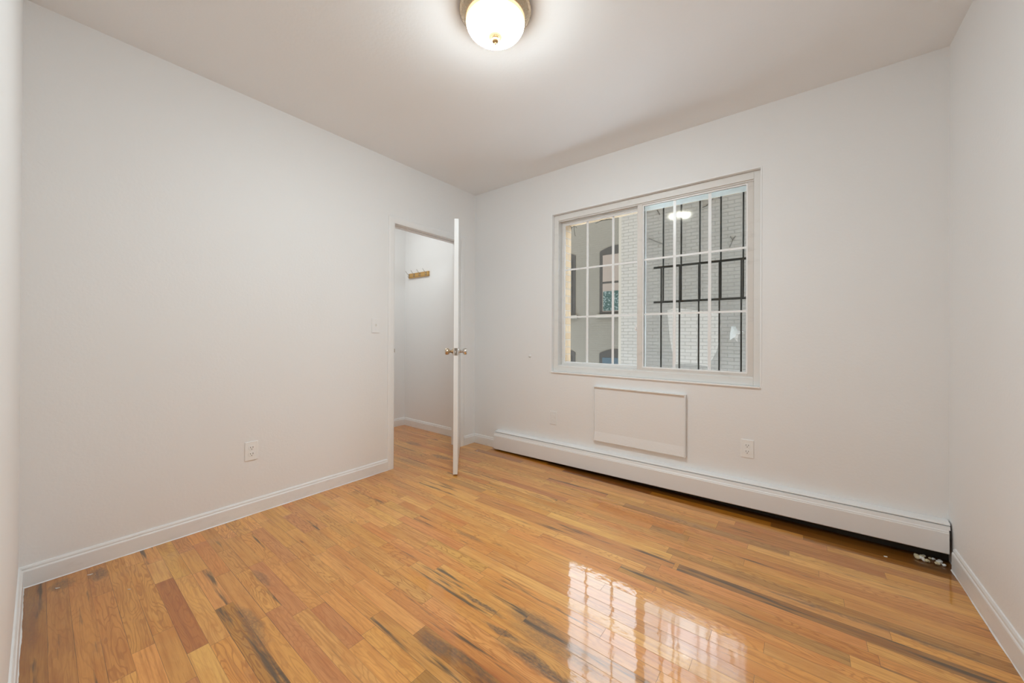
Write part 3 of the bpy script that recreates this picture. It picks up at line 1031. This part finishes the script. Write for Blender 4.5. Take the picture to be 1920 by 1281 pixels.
# ------------------------------------------------------------------ wall fittings
def outlet(label, origin, nrm, along, painted=False, group='duplex outlets'):
    """duplex outlet: origin = plate centre on the wall"""
    t = thing('power_outlet', label, 'power outlet', origin, 0, group)
    o0, nv, av, uv = Vector(origin), Vector(nrm), Vector(along), Vector((0, 0, 1))
    mt = M['trim'] if painted else M['plastic']

    def bx(b, a0, a1, z0, z1, d0, d1):
        P = [o0 + av * a + uv * z + nv * d0 for a, z in ((a0, z0), (a1, z0), (a1, z1), (a0, z1))]
        b.prism(P, nv * (d1 - d0))
    b = MB()
    bx(b, -0.035, 0.035, -0.0575, 0.0575, 0.0, 0.0055)
    b.build('cover_plate', mt, t, bevel=0.0022, seg=3)
    for zc in (0.0195, -0.0195):
        b = MB()
        P = []
        for k in range(24):
            a = 2 * math.pi * k / 24
            P.append(o0 + av * (0.0172 * math.cos(a)) + uv * (zc + max(-0.0135, min(0.0135, 0.0172 * math.sin(a)))) + nv * 0.0056)
        b.prism(P, nv * 0.0022)
        rc = b.build('receptacle', mt, t, bevel=0.0006)
        sl_m = M['wall'] if painted else M['slot']
        b = MB()
        bx(b, -0.0076, -0.0052, zc - 0.001, zc + 0.0085, 0.0079, 0.0083)
        bx(b, 0.0052, 0.0076, zc - 0.0002, zc + 0.0078, 0.0079, 0.0083)
        P = [o0 + av * (0.0026 * math.cos(2 * math.pi * k / 12)) + uv * (zc - 0.0075 + 0.0026 * math.sin(2 * math.pi * k / 12)) + nv * 0.0079 for k in range(12)]
        b.prism(P, nv * 0.0004)
        b.build('slots', sl_m, rc)
    b = MB()
    P = [o0 + av * (0.003 * math.cos(2 * math.pi * k / 12)) + uv * (0.003 * math.sin(2 * math.pi * k / 12)) + nv * 0.0056 for k in range(12)]
    b.prism(P, nv * 0.0012)
    b.build('screw', mt, t)
    return t


outlet('white duplex outlet low on the long left wall', (0, -1.9905, 0.3925), (1, 0, 0), (0, -1, 0))
outlet('white duplex outlet on the window wall, right of the white panel', (2.4185, 0, 0.3965), (0, -1, 0), (1, 0, 0))
outlet('painted-over outlet on the window wall, left of the white panel', (0.9635, 0, 0.389), (0, -1, 0), (1, 0, 0), True)

sw = thing('light_switch', 'painted-over toggle light switch beside the doorway', 'light switch', (0, -1.1465, 1.190))
b = MB()
b.box(0, 0.0055, -1.1465 - 0.035, -1.1465 + 0.035, 1.190 - 0.0575, 1.190 + 0.0575)
b.build('cover_plate', M['wall'], sw, bevel=0.002, seg=3)
b = MB()
b.prism([(0.0055, -1.1515, 1.184), (0.0055, -1.1515, 1.202), (0.017, -1.1515, 1.207), (0.0165, -1.1515, 1.199)], (0, 0.010, 0))
b.build('toggle', M['plastic'], sw, bevel=0.001)
for dz in (-0.030, 0.030):
    b = MB()
    b.lathe([(0, 0), (0.003, 0), (0.003, 0.001), (0, 0.0014)], 12, Matrix.Translation((0.0055, -1.1465, 1.190 + dz)) @ Matrix.Rotation(math.pi / 2, 4, 'Y'))
    b.build('screw', M['wall'], sw)

# blanking panel below the window
PX0, PX1, PZ0, PZ1 = 1.357, 2.055, 0.266, 0.708
pn = thing('wall_panel', 'white rectangular cover panel on the wall under the window', 'wall panel', (PX0, 0, PZ0))
b = MB()
r_ = 0.009
b.box(PX0, PX0 + r_, -0.030, 0, PZ0, PZ1)
b.box(PX1 - r_, PX1, -0.030, 0, PZ0, PZ1)
b.box(PX0 + r_, PX1 - r_, -0.030, 0, PZ1 - r_, PZ1)
b.box(PX0 + r_, PX1 - r_, -0.026, 0, PZ0, PZ0 + r_)
b.build('rim', M['trim'], pn, bevel=0.0025, seg=3)
b = MB()
b.prism([(PX0 + r_, 0, PZ0 + r_), (PX0 + r_, -0.0255, PZ0 + r_), (PX0 + r_, -0.0165, PZ0 + 0.075), (PX0 + r_, -0.0165, PZ1 - r_), (PX0 + r_, 0, PZ1 - r_)], (PX1 - PX0 - 2 * r_, 0, 0))
b.build('face', M['wall'], pn)

# round bumper on the window wall
b = MB()
b.lathe([(0, 0), (0.0125, 0), (0.0125, 0.006), (0.010, 0.010), (0.005, 0.0125), (0, 0.013)], 32, Matrix.Translation((0.7085, 0, 0.926)) @ Matrix.Rotation(math.pi / 2, 4, 'X'))
tag(b.build('wall_bumper', M['trim'], None, (0.7085, 0, 0.926), smooth=True), 'small round white bumper on the wall left of the window', 'door bumper')

# ------------------------------------------------------------------ coat rack in the passage
def pine_mat():
    t = NT('varnished_pine')
    p = t.coords()
    g_ = t.noise(t.mapping(p, (4, 30, 60)), 1.0, 3, 0.6)
    t.principled(Base_Color=t.ramp(g_, [(0.3, (0.62, 0.38, 0.11)), (0.55, (0.54, 0.30, 0.075)), (0.75, (0.34, 0.17, 0.04))]), Roughness=0.35, Coat_Weight=0.4)
    return t.m


M['pine'] = pine_mat()
rk = thing('coat_rack', 'pine board with wire coat hooks on the passage wall beyond the door', 'coat rack', (-1.108, 0, 1.815))
b = MB()
b.box(-1.108, -0.733, -0.020, 0, 1.809, 1.866)
b.build('board', M['pine'], rk, bevel=0.002)
for x in (-1.095, -0.992, -0.884, -0.772):
    b = MB()
    b.tube([(x, -0.020, 1.826), (x, -0.034, 1.822), (x, -0.042, 1.832), (x, -0.036, 1.842)], 0.0022, 8)
    b.tube([(x, -0.020, 1.850), (x, -0.040, 1.858), (x, -0.062, 1.880), (x, -0.072, 1.893)], 0.0022, 8)
    b.box(x - 0.005, x + 0.005, -0.0215, -0.020, 1.816, 1.860)
    b.build('hook', M['steel'], rk)

# ------------------------------------------------------------------ flush ceiling lights
def bowl_mat(strength, zb, zt, tint):
    t = NT('lit_frosted_bowl')
    sx = t.n('ShaderNodeSeparateXYZ')
    t.set(sx.inputs[0], t.worldpos())
    h = t.n('ShaderNodeMapRange')
    t.set(h.inputs[0], sx.outputs[2])
    h.inputs[1].default_value, h.inputs[2].default_value = zt, zb
    k = t.math('MULTIPLY', t.smooth(h.outputs[0], 0.07, 0.70), t.smooth(h.outputs[0], 0.985, 0.90))
    em = t.n('ShaderNodeEmission')
    t.set(em.inputs[0], t.mix(t.math('MINIMUM', t.math('MULTIPLY', k, 4.0), 1.0), (1.0, 0.74, 0.46, 1), (*tint, 1)))
    t.set(em.inputs[1], t.math('ADD', 1.0, t.math('MULTIPLY', k, strength)))
    t.t.links.new(em.outputs[0], t.out.inputs[0])
    return t.m


def ceiling_light(label, x, y, strength, tint=(0.81, 0.925, 0.965)):
    t = thing('ceiling_light', label, 'ceiling light', (x, y, H), 0)
    Mx = Matrix.Translation((x, y, H))
    b = MB()
    b.lathe([(0, 0), (0.150, 0), (0.158, -0.004), (0.1605, -0.012), (0.159, -0.020), (0.154, -0.025), (0.153, -0.030), (0.149, -0.033), (0.146, -0.038), (0.141, -0.041), (0.139, -0.047), (0.134, -0.050), (0.130, -0.050), (0.128, -0.040), (0, -0.040)], 72, Mx)
    b.build('canopy', M['nickel'], t, smooth=True)
    b = MB()
    prof = [(0.1305, -0.046), (0.132, -0.054), (0.1315, -0.060)]
    for k in range(1, 13):
        a = k / 12 * math.pi / 2
        prof.append((0.1315 * math.cos(a) ** 0.9 if k < 12 else 0.0, -0.060 - 0.066 * math.sin(a)))
    b.lathe(prof, 72, Mx)
    b.build('glass_bowl', bowl_mat(strength, H - 0.126, H - 0.060, tint), t, smooth=True)
    b = MB()
    b.lathe([(0, -0.122), (0.012, -0.124), (0.0195, -0.1275), (0.0200, -0.1305), (0.0165, -0.134), (0.0150, -0.137), (0.0155, -0.141), (0.0125, -0.147), (0.0065, -0.150), (0.0045, -0.153), (0.0040, -0.157), (0, -0.160)], 32, Mx)
    b.build('finial', M['finial'], t, smooth=True)
    return t


ceiling_light('lit frosted glass bowl ceiling light with a brass rim', 1.600, -1.550, LAMP_STRENGTH)
ceiling_light('lit ceiling light of the passage beyond the door', -0.66, -0.80, HALL_STRENGTH, (0.88, 0.93, 0.93))

# ------------------------------------------------------------------ bits of debris
M['chip'] = paint('paint_chip', (0.84, 0.83, 0.80), 0.6)
M['crumb'] = paint('plaster_crumb', (0.62, 0.54, 0.36), 0.9, 0.2)


def chip(label, x, y, L, w, rot, seed):
    r = random.Random(seed)
    b = MB()
    n = 9
    c, s = math.cos(rot), math.sin(rot)
    P = []
    for k in range(n):
        a = 2 * math.pi * k / n
        q = r.uniform(0.75, 1.1)
        px, py = L / 2 * math.cos(a) * q, w / 2 * math.sin(a) * q
        P.append((x + px * c - py * s, y + px * s + py * c, 0.0003 + 0.0015 * abs(math.cos(a))))
    b.prism(P, (0, 0, 0.0009))
    return tag(b.build('paint_chip', M['chip'], None, (x, y, 0.0003)), label, 'paint chip', 'white paint chips on the floor')


chip('white paint chip by the left baseboard, in a dark scuff', 0.098, -2.652, 0.022, 0.006, 1.2, 1)
chip('white paint chip nearest the left corner of the floor', 0.124, -2.748, 0.016, 0.006, 0.9, 2)
chip('thin white sliver out on the floor, away from the left baseboard', 0.379, -2.556, 0.016, 0.003, 0.8, 3)
chip('white paint chip on the dark strip in front of the heater', 3.028, -0.150, 0.018, 0.012, 0.2, 4)
chip('tiny white paint chip on the floor near the door', 0.235, -0.205, 0.009, 0.007, 0.4, 5)

r = random.Random(5)
for k in range(16):
    x = 3.150 + 0.092 * k / 15 + r.uniform(-0.010, 0.010)
    y = -0.030 - 0.060 * r.random()
    s = r.uniform(0.006, 0.012)
    b = MB()
    bmesh.ops.create_icosphere(b.bm, subdivisions=2, radius=s)
    for v in b.bm.verts:
        v.co *= 1 + 0.45 * noise.noise(v.co * 180 + Vector((k * 7.0, 0, 0)))
        v.co.z *= 0.75
    zmin = min(v.co.z for v in b.bm.verts)
    for v in b.bm.verts:
        v.co += Vector((x, y, -zmin))
    tag(b.build('plaster_crumb', M['chip'] if k % 2 else M['crumb'], None, (x, y, 0)), 'crumb of yellowed plaster on the floor under the right end of the heater', 'plaster crumb', 'plaster crumbs by the heater')
